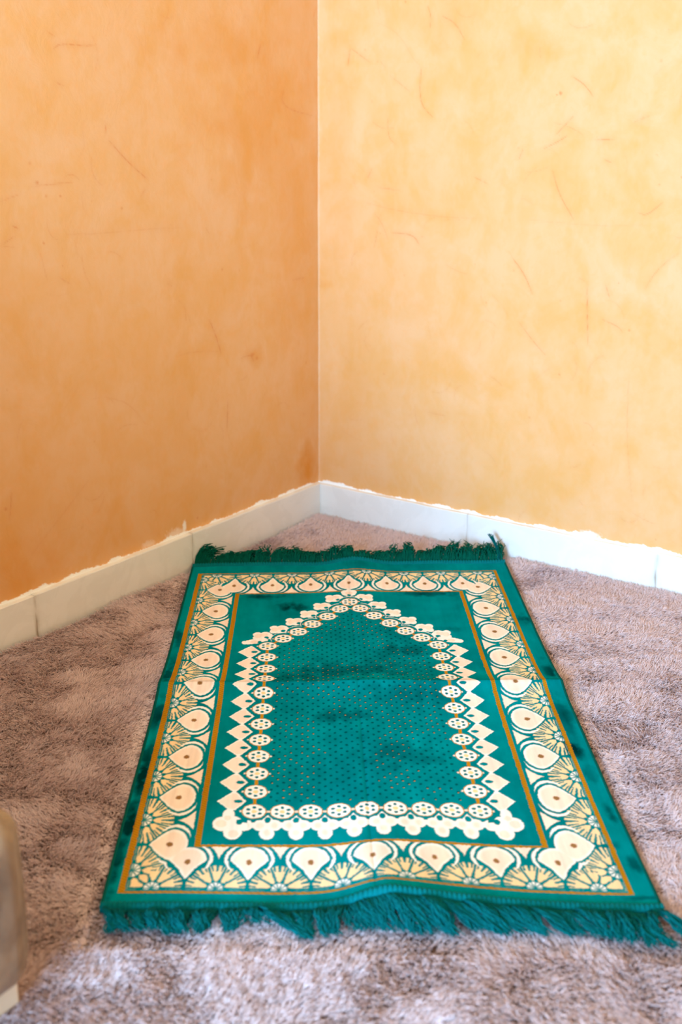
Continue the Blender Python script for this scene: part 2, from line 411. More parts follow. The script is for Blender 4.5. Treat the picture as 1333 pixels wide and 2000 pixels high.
# skirting of marble strips about 45 cm long, worn joints
def skirting(name, side, joints, length):
    Vs, Fs, D, n = [], [], [], 0
    edges = [0.0 if side == 'L' else BB_T] + joints
    while edges[-1] + 0.45 < length: edges.append(edges[-1] + 0.45)
    edges.append(length)
    r = np.random.default_rng(5 if side == 'L' else 6)
    for k in range(len(edges) - 1):
        a, b = edges[k] + 0.00005, edges[k + 1] - 0.00005
        top = BB_H + r.uniform(-0.0012, 0.0012); th = BB_T + r.uniform(-0.0006, 0.0006)
        us = np.unique(np.concatenate([np.linspace(a, a + 0.02, 8), np.linspace(a + 0.02, b - 0.02, 50), np.linspace(b - 0.02, b, 8)]))
        zs = np.array([FLOOR_Z, 0.0, 0.02, 0.04, 0.06, 0.071])
        prof = [(th, z) for z in zs] + [(th - 0.0006, top - 0.0006), (th - 0.002, top), (-0.001, top)]
        m = len(prof)
        P = np.array(prof)
        for i, u in enumerate(us):
            chip = 0.0012 * max(0, vnoise(np.array([u * 90]), np.array([k * 7.0]), 77)[0] - 0.55)
            wob = 0.0004 * math.sin(u * 31 + k)
            e = min(u - a, b - u)
            drop = 0.0008 * math.exp(-e / 0.0015)
            for j, (t, z) in enumerate(prof):
                tt = max(t - drop, -0.001); zz = z - (chip + drop if j >= m - 3 else 0) + (wob if j >= m - 3 else 0)
                Vs.append((u, -tt, zz) if side == 'R' else (tt, -u, zz))
                dj = math.exp(-e / 0.0035) * (0.75 if k else 0.3) * (1.2 - z / BB_H * 0.6)
                D.append(min(1, max(0, dj * vnoise(np.array([u * 400]), np.array([z * 300]), 8)[0] * 1.6)))
        nn = len(us)
        for i in range(nn - 1):
            for j in range(m - 1):
                q = (n + i * m + j, n + i * m + j + 1, n + (i + 1) * m + j + 1, n + (i + 1) * m + j)
                Fs.append(q if side == 'L' else q[::-1])
        Fs.append(tuple(n + j for j in range(m))); Fs.append(tuple(n + (nn - 1) * m + j for j in range(m))[::-1])
        n += nn * m
    # dirty mortar behind the joints
    o = mesh_obj(name, np.array(Vs), Fs, M_marble, smooth=False)
    at = o.data.attributes.new('dirt', 'FLOAT', 'POINT'); at.data.foreach_set('value', np.array(D, np.float32))
    tag(o, kind='structure')
skirting('baseboard_left', 'L', [0.477, 0.914], -ROOM_Y)
skirting('baseboard_right', 'R', [0.428, 0.877], ROOM_X)

# ------------------------------------------------------------------ rug geometry mapping
RW, RL = 0.68, 1.17
cBL, cBR, cTR, cTL = [np.array(q) for q in ((0.711, -1.417), (1.269, -1.029), (0.557, -0.069), (0.020, -0.487))]
def rug_xy(s, t):
    a = (s / RW)[..., None]; b = (t / RL)[..., None]
    p = (1 - a) * (1 - b) * cBL + a * (1 - b) * cBR + a * b * cTR + (1 - a) * b * cTL
    return p
def rug_z(s, t):
    z = 0.0130 * np.exp(-np.sqrt((t - 0.583) ** 2 + 0.003 ** 2) / 0.045)
    d = s - 0.352
    lf = np.where(d < 0, np.exp(-(np.abs(d) / 0.055) ** 2), np.exp(-(np.abs(d) / 0.125) ** 1.4))
    z = z - 0.002 * np.exp(-np.clip(t, 0, 9) / 0.1) + lf * (0.035 * np.exp(-np.clip(t + 0.03, 0, 9) / 0.115) + 0.0015)
    z = z + 0.017 * np.exp(-((s - 0.345) / 0.055) ** 2) * np.exp(-np.clip(RL + 0.02 - t, 0, 9) / 0.09)
    z = z + 0.0035 * (fbm(s * 8 + 3, t * 7, 41, 3) - 0.5) + 0.004 * np.exp(-np.clip(RW - s, 0, 9) / 0.03) * (vnoise(t * 9, s * 0, 4) - 0.3)
    z = z + 0.006 * np.exp(-np.clip(RL - t, 0, 9) / 0.05) * (vnoise(s * 9 + 2.3, t * 0, 5) - 0.4)
    z = z - 0.0012 * np.exp(-np.abs(s - 0.334) / 0.003)
    return z

# ------------------------------------------------------------------ rug pattern in woven knots
ST, TT = np.meshgrid(np.linspace(0, RW, 681), np.linspace(0, RL, 1171), indexing='ij')
def pattern(S, T_):
    px = 0.0009
    C = np.zeros(S.shape + (3,)); C[:] = TEAL
    def paint(sd, col, soft=px):
        """sd < 0 inside, in metres"""
        a = np.clip(0.5 - sd / soft, 0, 1)[..., None]
        C[:] = C * (1 - a) + np.asarray(col) * a
    WHITE = srgb(255, 255, 255); CREAM = srgb(255, 236, 224); STRAW = srgb(252, 224, 178); GOLD = srgb(196, 138, 28); BROWN = srgb(150, 112, 70)
    # jitter of the weave
    js = (vnoise(S * 420, T_ * 330, 91) - 0.5) * 0.0013; jt = (vnoise(S * 420, T_ * 330, 92) - 0.5) * 0.0013
    S = S + js; T_ = T_ + jt
    OL, OR_, OB, OT = 0.024, 0.648, 0.027, 1.122     # inside edges of the outer gold line
    IL, IR, IB, IT = 0.098, 0.570, 0.126, 1.010      # outside edges of the inner gold line
    # lily border, the same motif along four mitred strips
    def strip(a, b, ka, kb, sel):
        """a along (lily at integers), b across 0 outer .. 1 inner; ka, kb metres per unit"""
        k = min(ka, kb)
        h = a - np.floor(a) - 0.5                    # 0 at the fan, +-.5 at the lily
        def put(sd, col):
            al = np.where(sel, np.clip(0.5 - sd * k / px, 0, 1), 0)[..., None]
            C[:] = C * (1 - al) + np.asarray(col) * al
        # fan of five fingered leaves growing from the outer line
        X = h / 0.475; Y = (b - 0.035) / (0.54 if ka > kb * 1.1 else 0.47)
        rho = np.hypot(X, Y); th = np.arctan2(X, Y)
        w = np.pi / 5
        ph = (th / w) - np.round(th / w); lf = np.abs(np.round(th / w))
        gap = (np.abs(ph) - 0.5) * w * rho + (0.035 if ka > kb * 1.1 else 0.048)
        rim = rho - (1.02 - 0.30 * ph ** 2)
        ph3 = (th / (w / 3)) - np.floor(th / (w / 3)) - 0.5
        notch = np.where((rho > (0.57 if ka > kb * 1.1 else 0.74) + 0.1 * np.abs(ph)) & (np.abs(ph) < 0.36), (0.022 + 0.085 * (rho - 0.57)) - (0.5 - np.abs(ph3)) * (w / 3) * rho, -1)
        fan = np.maximum.reduce([gap, rim, 0.29 - rho + 0.3 * np.abs(ph), notch, np.abs(th) - 1.66]) * 0.42
        put(fan, STRAW)
        inner = np.maximum.reduce([(np.abs(ph) - 0.5) * w * rho + 0.022, rho - 0.25, 0.05 - rho]) * 0.42
        put(inner, WHITE)
        # trumpet on the inner line between lilies
        wv = 0.20 * np.clip((b - 0.64) / 0.33, 0, 1) ** 1.7
        put(np.maximum.reduce([np.abs(h) - wv, b - 0.965, 0.66 - b]), CREAM)
        # lily local coordinate
        l = a - np.round(a)
        for sg in (-1, 1):
            x = l * sg
            c1 = np.hypot((x - 0.14) / 0.265, (b - 0.655) / 0.285) - 1
            c2 = 1 - np.hypot((x - 0.07) / 0.272, (b - 0.635) / 0.318)
            put(np.maximum(c1, c2) * 0.25, WHITE)
        up = (0.62 - b) / 0.40
        wl = np.where(b > 0.62, 0.305 * np.sqrt(np.clip(1 - ((b - 0.62) / 0.29) ** 2, 0, 1)), 0.305 * (1 - np.clip(up, 0, 1) ** 1.9) * (1 - 0.22 * np.clip(up, 0, 1)))
        if kb > ka * 0.9:
            uq = np.clip(up, 0, 1)
            wl = np.where(b > 0.62, wl, 0.305 * (1 - uq) ** 0.95 * (1 - 0.24 * np.sin(np.pi * uq) + 0.25 * np.clip(0.5 - uq, 0, 1) * uq * 4))
        wl = np.where((b > 0.91) | (b < 0.22), -0.03, wl)
        sd = np.abs(l) - wl
        ell = (np.hypot(l / 0.305, (b - 0.62) / 0.29) - 1) * 0.27
        sd = np.where(b > 0.62, ell, sd)
        put(sd - 0.045, TEAL)
        put(sd, WHITE)
        al = np.where(sel, np.clip(-(sd + 0.012) / 0.055, 0, 1), 0)[..., None]
        C[:] = C * (1 - al) + np.asarray(CREAM) * al
        put((np.hypot(l / 0.055, (b - 0.585) / 0.07) - 1) * 0.05 + 0.012 * np.abs(np.sin(8 * np.arctan2(l, b - 0.585))), BROWN)
        return
    inb = (S > OL) & (S < OR_) & (T_ > OB) & (T_ < OT) & ~((S > IL) & (S < IR) & (T_ > IB) & (T_ < IT))
    b_l = (S - OL) / (IL - OL); b_r = (OR_ - S) / (OR_ - IR); b_b = (T_ - OB) / (IB - OB); b_t = (OT - T_) / (OT - IT)
    bm = np.minimum.reduce([b_l, b_r, b_b, b_t])
    ca = (T_ - 0.124) / 0.1138; ra = (S - 0.095) / 0.0797
    strip(ca, b_l, 0.1138, IL - OL, inb & (b_l == bm))
    strip(ca, b_r, 0.1138, OR_ - IR, inb & (b_r == bm))
    strip(ra, b_b, 0.0797, IB - OB, inb & (b_b == bm))
    strip(ra, b_t, 0.0797, OT - IT, inb & (b_t == bm))
    paint(np.where(inb, bm * 0.08 - 0.0011, 1), TEAL)
    # gold lines with a twill
    def frame(l, r, b, t, wl, wr, wb):
        vert = ((S > l) & (S < l + wl)) | ((S < r) & (S > r - wr)); hor = ((T_ > b) & (T_ < b + wb)) | ((T_ < t) & (T_ > t - wb * 0.8))
        ins = (S > l) & (S < r) & (T_ > b) & (T_ < t)
        tw = 0.82 + 0.18 * np.sin((S * 0.6 + T_) * 2 * np.pi / 0.0055)
        m = ((vert | hor) & ins)
        C[m] = (GOLD * tw[..., None])[m]
    frame(0.0145, 0.6545, 0.0205, 1.127, 0.0085, 0.0062, 0.0042)
    frame(0.1005, 0.5675, 0.118, 1.014, 0.0080, 0.0072, 0.0050)
    # ---- niche: medallion chain
    left = [(0.1755, 0.203 + 0.0498 * k) for k in range(12)]
    arch = [(0.203, 0.784), (0.231, 0.814), (0.258, 0.850), (0.287, 0.886), (0.3125, 0.921)]
    apex = (0.3325, 0.955)
    MX = 0.3325
    mir = lambda p: (2 * MX - p[0], p[1])
    chainL = left + arch + [apex]
    bottom = [(0.1755 + (2 * (MX - 0.1755)) * k / 8, 0.203) for k in range(9)]
    meds = chainL + [mir(p) for p in (left + arch)] + bottom[1:-1]
    # ---- dotted ground inside the niche
    pd, qd = 0.0172, 0.0096
    row = np.round(T_ / qd); off = (row % 2) * 0.5
    dx = (S / pd - off) - np.round(S / pd - off); dy = T_ / qd - row
    ax = np.abs(S - MX)
    archlim = np.interp(ax, [0, 0.02, 0.045, 0.075, 0.101, 0.130, 0.157], [0.925, 0.895, 0.862, 0.826, 0.79, 0.76, 0.735])
    infield = (ax < 0.137) & (T_ > 0.228) & (T_ < archlim)
    colid = np.round(S / pd - off)
    rndd = vnoise(colid * 7.31, row * 3.77, 61)
    dot = (np.hypot(dx * pd / 0.0021, dy * qd / 0.0027) - 1) * 0.002
    paint(np.where(infield, dot, 1), TEAL * 0.38, 0.0012)
    gl = (np.hypot(dx * pd - 0.0006, dy * qd + 0.0018) - 0.0010)
    glf = (vnoise(S * 16, T_ * 14, 62) > 0.52) | (S < 0.26) & (vnoise(S * 30, T_ * 20, 63) > 0.4)
    paint(np.where(infield & (rndd > 0.45) & glf, gl, 1), GOLD * 1.05, 0.0010)
    # ---- white lace outside the chain
    def lace(u, out, ku, kind, sel):
        """u phase (medallions at integers), out = distance outwards from the chain axis"""
        ph = np.abs(u - np.floor(u) - 0.5) * 2          # 0 in the middle between medallions
        def soft(cx, cy, rx, ry, x, col):
            al = np.where(sel, np.clip((1.0 - np.hypot((x - cx) / rx, (out - cy) / ry)) * 1.8, 0, 1), 0)[..., None]
            C[:] = C * (1 - al) + np.asarray(col) * al
        x = (u - np.floor(u) - 0.5) * ku
        if kind == 'side':
            o = 0.0322 + 0.0208 * (1 - ph)
            i = 0.0122 + 0.0158 * ph
            sd = np.maximum(i - out, out - o) * 0.75
            paint(np.where(sel, sd, 1), WHITE)
            al = np.where(sel & (ph < 0.8), np.clip(-(sd + 0.0010) / 0.0016, 0, 1), 0)[..., None]
            C[:] = C * (1 - al) + CREAM * al
            paint(np.where(sel, (np.hypot(x / 0.0046, (out - 0.0232) / 0.0062) - 1) * 0.004, 1), TEAL)
        else:
            e = lambda cx, cy, rx, ry: (np.hypot((x - cx) / rx, (out - cy) / ry) - 1) * rx
            spire = np.maximum(0.009 - out, np.abs(x) - (out - 0.009) * 0.62)
            spire = np.maximum(spire, out - 0.034)
            bridge = np.maximum(0.0275 - out, out - 0.0405)
            sd = np.minimum.reduce([e(0, 0.0525, 0.0100, 0.0160), e(-0.0100, 0.0345, 0.0095, 0.0130), e(0.0100, 0.0345, 0.0095, 0.0130), spire, bridge])
            paint(np.where(sel, sd, 1), WHITE)
            for cx, cy in ((0, 0.0525), (-0.0098, 0.0350), (0.0098, 0.0350)): soft(cx, cy, 0.0068, 0.0105, x, CREAM)
            paint(np.where(sel, (np.hypot(x / 0.0044, (out - 0.0215) / 0.0072) - 1) * 0.005, 1), TEAL)
    zr = (T_ > 0.205) & (T_ < 0.752)
    for sg in (-1, 1):
        xx = 2 * MX - S if sg > 0 else S
        out = 0.1755 - xx
        lace((T_ - 0.203) / 0.0498, out, 0.0498, 'side', zr & (out > 0) & (out < 0.07))
        # corner and shoulder shapes
        def circ(cx, cy, rx, ry, col=WHITE, soft=px): paint((np.hypot((xx - cx) / rx, (T_ - cy) / ry) - 1) * min(rx, ry), col, soft)
        for (cx, cy, rx, ry) in ((0.134, 0.172, 0.0135, 0.017), (0.149, 0.153, 0.0125, 0.0185), (0.149, 0.176, 0.0105, 0.014), (0.141, 0.193, 0.008, 0.016), (0.163, 0.165, 0.009, 0.010)):
            circ(cx, cy, rx, ry)
        for (cx, cy, rx, ry) in ((0.132, 0.172, 0.0075, 0.009), (0.150, 0.148, 0.0070, 0.009), (0.140, 0.186, 0.005, 0.006)):
            circ(cx, cy, rx, ry, CREAM)
        circ(0.1565, 0.1765, 0.0048, 0.0068, TEAL)
    lace((S - 0.1755) / 0.03925, 0.203 - T_, 0.03925, 'row', (S > 0.168) & (S < 2 * MX - 0.168) & (T_ < 0.2) & (T_ > 0.128))
    blobs = [(0.1655, 0.797), (0.1960, 0.826), (0.2255, 0.861), (0.2530, 0.898), (0.2790, 0.937), (0.3035, 0.975)]
    for sg in (-1, 1):
        xx = 2 * MX - S if sg > 0 else S
        def circ(cx, cy, rx, ry, col=WHITE): paint((np.hypot((xx - cx) / rx, (T_ - cy) / ry) - 1) * min(rx, ry), col)
        # shoulder: last big diamond leaning into the arch
        for (cx, cy) in blobs:
            for (ax_, ay_, rx, ry) in ((-0.0115, 0.0085, 0.0080, 0.0105), (-0.0115, -0.0075, 0.0075, 0.0100), (0.0035, 0.0095, 0.0100, 0.0095), (0.0, -0.004, 0.012, 0.0125), (0.0105, -0.001, 0.0075, 0.0125)):
                circ(cx + ax_, cy + ay_, rx, ry)
            circ(cx - 0.0095, cy + 0.001, 0.0065, 0.0095, CREAM); circ(cx + 0.001, cy + 0.006, 0.0080, 0.0075, CREAM)
            circ(cx + 0.0062, cy - 0.0070, 0.0046, 0.0056, TEAL)
        for k in range(6):
            q = k / 5.0
            circ(0.133 + 0.030 * q, 0.768 + 0.010 * q, 0.006 + 0.006 * q, 0.008 + 0.008 * q * (1 - q * .5))
        circ(0.150, 0.771, 0.008, 0.007, CREAM)
        circ(0.160, 0.770, 0.0040, 0.0055, TEAL)
    for (ax_, ay_, rx, ry) in ((-0.008, 0.008, 0.008, 0.011), (0.008, 0.008, 0.008, 0.011), (0, 0.0, 0.014, 0.012), (0, 0.015, 0.006, 0.010)):
        paint((np.hypot((S - MX - ax_) / rx, (T_ - 0.996 - ay_) / ry) - 1) * min(rx, ry), WHITE)
    paint((np.hypot((S - MX) / 0.008, (T_ - 1.000) / 0.008) - 1) * 0.008, CREAM)
    paint((np.hypot((S - MX) / 0.0042, (T_ - 0.990) / 0.005) - 1) * 0.0042, TEAL)
    # ---- medallions: teal collar, gold outline, white disc, eight petals, cream heart
    def links(pts, w=0.0024):
        for a, b in zip(pts[:-1], pts[1:]):
            d, _ = polyline_dist(S, T_, [a, b]); paint(d - w, GOLD)
    for (cx, cy) in arch[:] + [mir(p) for p in arch] + [apex]:
        sg = np.sign(cx - MX) if abs(cx - MX) > 0.002 else 0
        outw = ((S - cx) * sg * 0.75 + (T_ - cy) * 0.66) > 0.004
        paint(np.where(outw, (np.hypot((S - cx) / 0.0235, (T_ - cy) / 0.0275) - 1) * 0.022, 1), WHITE)
    for (cx, cy) in meds:
        k_ = 1.0 if (cx, cy) in bottom or cy < 0.76 else 1.09
        paint((np.hypot((S - cx) / (0.0208 * k_), (T_ - cy) / (0.0236 * k_)) - 1) * 0.022, TEAL)
    for pts in (chainL, [mir(p) for p in chainL], bottom):
        links(pts)
    for (cx, cy) in meds:
        m = (np.abs(S - cx) < 0.03) & (np.abs(T_ - cy) < 0.03)
        i0, i1 = np.where(m.any(1))[0][[0, -1]]; j0, j1 = np.where(m.any(0))[0][[0, -1]]
        sl = (slice(i0, i1 + 1), slice(j0, j1 + 1))
        x = S[sl] - cx; y = (T_[sl] - cy); sub = C[sl]
        def p2(sd, col):
            a = np.clip(0.5 - sd / px, 0, 1)[..., None]; sub[:] = sub * (1 - a) + np.asarray(col) * a
        rx, ry = 0.0158, 0.0172
        e = np.hypot(x / rx, y / ry)
        p2(np.maximum(np.abs(x) / 0.0205 + np.abs(y) / 0.012 - 1, -1) * 0.010, GOLD)
        p2((e - 1) * 0.016 - 0.0012, GOLD)
        p2((e - 1) * 0.016, WHITE)
        p2(np.maximum(np.abs(np.abs(x) - 0.0185) / 0.0012, np.abs(y) / 0.002) * 0.001 - 0.001, CREAM)
        th = np.arctan2(y / ry, x / rx); ww = np.pi / 3; pp = th / ww + 0.5; pp = (pp - np.round(pp)) * ww * e
        p2((np.hypot(pp / 0.18, (e - 0.60) / 0.18) - 1) * 0.0025, TEAL * 0.8)
        p2((e - 0.24) * 0.016, STRAW * np.array([1, 1, 0.85]))
    # ---- crushed velour patches, nap shade painted into the colour, and its general unevenness
    nap_shade = np.zeros(S.shape)
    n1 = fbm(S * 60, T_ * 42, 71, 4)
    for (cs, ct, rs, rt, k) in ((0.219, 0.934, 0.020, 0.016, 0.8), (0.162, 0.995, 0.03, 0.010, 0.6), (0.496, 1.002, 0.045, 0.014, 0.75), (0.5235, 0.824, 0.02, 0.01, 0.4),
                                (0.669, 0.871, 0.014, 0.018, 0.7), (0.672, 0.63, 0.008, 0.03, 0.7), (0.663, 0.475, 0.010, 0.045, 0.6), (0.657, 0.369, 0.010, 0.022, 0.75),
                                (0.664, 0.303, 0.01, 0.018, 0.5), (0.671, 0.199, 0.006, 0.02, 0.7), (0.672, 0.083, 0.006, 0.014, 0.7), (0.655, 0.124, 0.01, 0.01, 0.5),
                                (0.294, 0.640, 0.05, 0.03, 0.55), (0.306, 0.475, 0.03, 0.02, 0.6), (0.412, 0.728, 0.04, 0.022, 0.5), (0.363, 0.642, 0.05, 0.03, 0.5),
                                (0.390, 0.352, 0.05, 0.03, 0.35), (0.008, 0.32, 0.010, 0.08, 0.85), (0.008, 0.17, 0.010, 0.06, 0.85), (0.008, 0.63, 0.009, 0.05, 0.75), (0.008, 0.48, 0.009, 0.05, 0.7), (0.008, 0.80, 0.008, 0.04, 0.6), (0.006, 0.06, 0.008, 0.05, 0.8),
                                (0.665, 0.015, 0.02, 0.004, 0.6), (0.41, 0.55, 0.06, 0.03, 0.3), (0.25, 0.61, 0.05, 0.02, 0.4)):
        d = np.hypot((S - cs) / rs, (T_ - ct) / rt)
        nap_shade = np.maximum(nap_shade, np.clip(1.35 - d * 0.8 - (n1 - 0.5) * 2.8, 0, 1) * np.exp(-(d / 1.9) ** 2) * min(1, k * 1.2))
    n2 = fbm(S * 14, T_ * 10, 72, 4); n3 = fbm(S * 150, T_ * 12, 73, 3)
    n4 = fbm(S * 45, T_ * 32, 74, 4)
    f = 1 - 0.8 * nap_shade + 0.5 * (n2 - 0.5) + 0.35 * (n4 - 0.5) + 0.2 * (n3 - 0.5)
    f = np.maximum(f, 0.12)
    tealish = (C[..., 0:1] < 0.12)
    C[:] = np.where(tealish, C * f[..., None], C * (1 + 0.25 * (n3[..., None] - 0.5)) * (1 - 0.12 * nap_shade[..., None]))
    # fold lines of the folded mat
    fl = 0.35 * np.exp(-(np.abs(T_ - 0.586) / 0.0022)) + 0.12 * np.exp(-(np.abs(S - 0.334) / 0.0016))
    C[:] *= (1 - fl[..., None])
    return np.clip(C, 0, 1)

rug = empty('prayer_rug', (*((cBL + cTR) / 2), 0.0))
tag(rug, 'green fringed prayer rug with white lily border and pointed arch, lying on the carpet', 'rug')
XY = rug_xy(ST, TT)
# slight waviness of the long edges
Zr = rug_z(ST, TT)
topV = np.concatenate([XY, Zr[..., None]], -1)
ns_, nt_ = ST.shape
topF = grid_faces(ns_, nt_)
nTop = ns_ * nt_
idx = np.arange(nTop).reshape(ns_, nt_)
loop = np.concatenate([idx[:, 0], idx[-1, 1:], idx[::-1, -1][1:], idx[0, ::-1][1:-1]])
low = topV.reshape(-1, 3)[loop] - np.array([0, 0, 0.005])
k = len(loop); lo = nTop + np.arange(k)
sk = np.stack([loop, lo, np.roll(lo, -1), np.roll(loop, -1)], 1)
cs, ct = np.meshgrid(np.linspace(0, RW, 60), np.linspace(0, RL, 100), indexing='ij')
bot = np.concatenate([rug_xy(cs, ct), (rug_z(cs, ct) - 0.005)[..., None]], -1).reshape(-1, 3)
bF = grid_faces(60, 100, nTop + k)[:, ::-1]
rug_mesh = mesh_obj('woven_pile', np.concatenate([topV.reshape(-1, 3), low, bot]), np.concatenate([topF, sk, bF]), M_rug, rug)
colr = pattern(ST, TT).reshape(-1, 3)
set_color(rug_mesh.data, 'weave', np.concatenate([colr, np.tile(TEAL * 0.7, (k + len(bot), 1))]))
rug_mesh['label'] = 'velour face woven with lilies, medallions and a dotted arch field'

# overlocked side edges
def edge_binding(s0):
    t = np.linspace(-0.004, RL + 0.004, 900)
    s = np.full_like(t, s0)
    p = np.concatenate([rug_xy(s, t), (rug_z(np.clip(s, 0, RW), np.clip(t, 0, RL)) - 0.0022)[:, None]], 1)
    r = 0.0030 + 0.0004 * np.sin(t * 2 * np.pi / 0.0042)
    V, Fq = tubes(p[None], r[None], 8)
    return mesh_obj('side_binding', V, Fq, M_binding, rug)
edge_binding(-0.001); edge_binding(RW + 0.001)

# ribbed hems across both ends
def end_hem(near):
    s = np.linspace(-0.002, RW + 0.002, 1700)
    sc = np.clip(s, 0, RW)
    prof = [(0.0035, -0.0012), (0.0012, 0.0008), (-0.0015, 0.0034), (-0.0055, 0.0042), (-0.0095, 0.0032), (-0.0128, -0.0005), (-0.0120, -0.006), (0.0, -0.007)]
    rib = np.abs(np.sin(s * np.pi / 0.0060))
    V = []
    for j, (d, h) in enumerate(prof):
        t = (d if near else RL - d) + np.zeros_like(s)
        bulge = 0.0018 * rib if 1 < j < 6 else 0 * rib
        zz = rug_z(sc, np.clip(t, 0, RL)) + h + bulge
        V.append(np.concatenate([rug_xy(s, t), zz[:, None]], 1))
    V = np.stack(V, 1)
    m = len(prof)
    Fq = grid_faces(len(s), m)
    # close the ring
    i = np.arange(len(s) - 1) * m
    ring = np.stack([i + m - 1, i + 2 * m - 1, i + m, i], 1)
    Fq = np.concatenate([Fq, ring])
    if not near: Fq = Fq[:, ::-1]
    return mesh_obj('ribbed_hem', V.reshape(-1, 3), Fq, M_hem, rug)
end_hem(True); end_hem(False)

# fringes: twisted threads lying in clumps, too many to count
def fringe(near):
    r = np.random.default_rng(3 if near else 4)
    n = 2000 if near else 1700
    s0 = np.sort(r.uniform(0.001, RW - 0.001, n))
    if near:
        ks = [0.0, 0.03, 0.13, 0.172, 0.185, 0.20, 0.24, 0.29, 0.32, 0.36, 0.42, 0.48, 0.55, 0.60, 0.655, 0.68]
        kl = [0.048, 0.052, 0.054, 0.046, 0.030, 0.060, 0.066, 0.052, 0.050, 0.056, 0.052, 0.046, 0.052, 0.060, 0.068, 0.060]
        kd = [0.25, 0.1, 0.05, -0.10, 0.5, 0.5, 0.2, -0.2, 0.3, 0.45, 0.55, 0.6, 0.55, 0.25, 0.15, 0.1]
    else:
        ks = [0.0, 0.05, 0.2, 0.30, 0.33, 0.345, 0.40, 0.44, 0.60, 0.68]
        kl = [0.055, 0.05, 0.045, 0.040, 0.022, 0.040, 0.034, 0.046, 0.050, 0.056]
        kd = [0.5, 0.35, 0.2, 0.1, 0.0, -0.1, 0.1, 0.1, 0.2, 0.1]
    L = np.interp(s0, ks, kl) * (r.uniform(0.82, 1.12, n) if near else r.uniform(0.5, 1.15, n))
    D = np.interp(s0, ks, kd)
    cl = 0.011 if near else 0.013                     # width of a clump
    cid = np.floor(s0 / cl + 0.25 * np.sin(s0 * 90))
    rc = np.random.default_rng(9).uniform(-1, 1, (200, 4))[(cid.astype(int) + 5) % 200]
    L = L * (1 + 0.13 * rc[:, 0]); D = D + 0.30 * rc[:, 1]
    kk = 10
    q = np.linspace(0, 1, kk)[None, :]
    cs_ = (cid + 0.5) * cl
    gather = 0.30 if near else 0.2
    s = s0[:, None] + (cs_ - s0)[:, None] * gather * q ** 1.3 + D[:, None] * L[:, None] * q ** 1.4 + (r.uniform(-1, 1, n) * 0.004)[:, None] * q + (0.0048 if near else 0.0055) * np.sin(q * (8 + 5 * r.random(n)[:, None]) + r.uniform(0, 6, n)[:, None]) * q
    dist = 0.011 + L[:, None] * q * (0.93 - 0.1 * q)
    t = -dist if near else RL + dist
    zedge = rug_z(np.clip(s0, 0, RW), np.full(n, 0.0 if near else RL))[:, None]
    lift = (r.uniform(0.2, 1, n) * 0.006 + 0.004 * (rc[:, 2] + 1))[:, None]
    arch = 1.0 if near else 1.9
    zz = (zedge - 0.002) * (1 - q) ** 0.8 + lift * np.sin(np.pi * q ** 0.8) * arch + (0.001 + 0.004 * r.random(n)[:, None]) * q
    if not near:   # far threads stand and curl up off the pile
        zz = zz + (r.uniform(0.0, 0.022, n) * (1 + 0.7 * rc[:, 3]))[:, None] * q ** 2
    P = np.concatenate([rug_xy(s, t), zz[..., None]], -1)
    # threads that meet the skirting turn up along it
    over = np.clip(BB_T + 0.003 - P[..., 0], 0, None); P[..., 0] += over; P[..., 2] += over * 0.9
    rad = np.full((n, kk), 0.00085 if near else 0.0009) * (1 + 0.25 * np.sin(q * 40 + r.uniform(0, 6, n)[:, None])) * r.uniform(0.8, 1.25, n)[:, None]
    rad[:, -1] *= 0.5
    V, Fq = tubes(P, rad, 4)
    o = mesh_obj('fringe', V, Fq, M_teal_yarn if near else M_teal_dark, rug)
    o['kind'] = 'stuff'
    o['label'] = 'teal yarn fringe at the near end, tufted in clumps' if near else 'short teal yarn fringe at the far end, curling up'
    return o
fringe(True); fringe(False)

# single tassels that stray from the corners
def tassel(ctrl, n, rad, label, seed):
    r = np.random.default_rng(seed)
    c = np.array(smooth_poly(ctrl)) if len(ctrl[0]) == 2 else None
    p = np.array(ctrl, float)
    for _ in range(3):
        qn = [p[0]]
        for a, b in zip(p[:-1], p[1:]): qn += [0.75 * a + 0.25 * b, 0.25 * a + 0.75 * b]
        qn.append(p[-1]); p = np.array(qn)
    kk = len(p); q = np.linspace(0, 1, kk)
    P = np.repeat(p[None], n, 0)
    off = r.normal(size=(n, 1, 3)) * rad * (0.6 + 1.0 * q[None, :, None]); off[..., 2] = np.abs(off[..., 2]) * 0.7
    P = P + off + 0.0012 * np.sin(q[None, :, None] * 8 + r.uniform(0, 6, (n, 1, 3))) * q[None, :, None]
    R_ = np.full((n, kk), 0.0009); R_[:, -1] = 0.0004
    V, Fq = tubes(P, R_, 5)
    o = mesh_obj('tassel', V, Fq, M_teal_yarn, rug); o['label'] = label
def rp(s, t, z):
    x, y = rug_xy(np.array(s), np.array(t)); return (x, y, z)
tassel([rp(0.670, -0.010, 0.003), rp(0.686, -0.030, 0.010), rp(0.703, -0.052, 0.007), rp(0.728, -0.070, 0.004), rp(0.752, -0.080, 0.003)], 16, 0.0016, 'long stray tassel at the near right corner', 1)
tassel([rp(0.668, -0.012, 0.003), rp(0.680, -0.040, 0.008), rp(0.690, -0.062, 0.004), rp(0.702, -0.084, 0.002)], 6, 0.0010, 'thin stray tassel at the near right corner', 2)
tassel([rp(0.668, RL + 0.010, 0.004), rp(0.668, RL + 0.028, 0.020), rp(0.660, RL + 0.036, 0.038), rp(0.652, RL + 0.042, 0.052)], 12, 0.0013, 'tassel standing upright at the far right corner', 3)

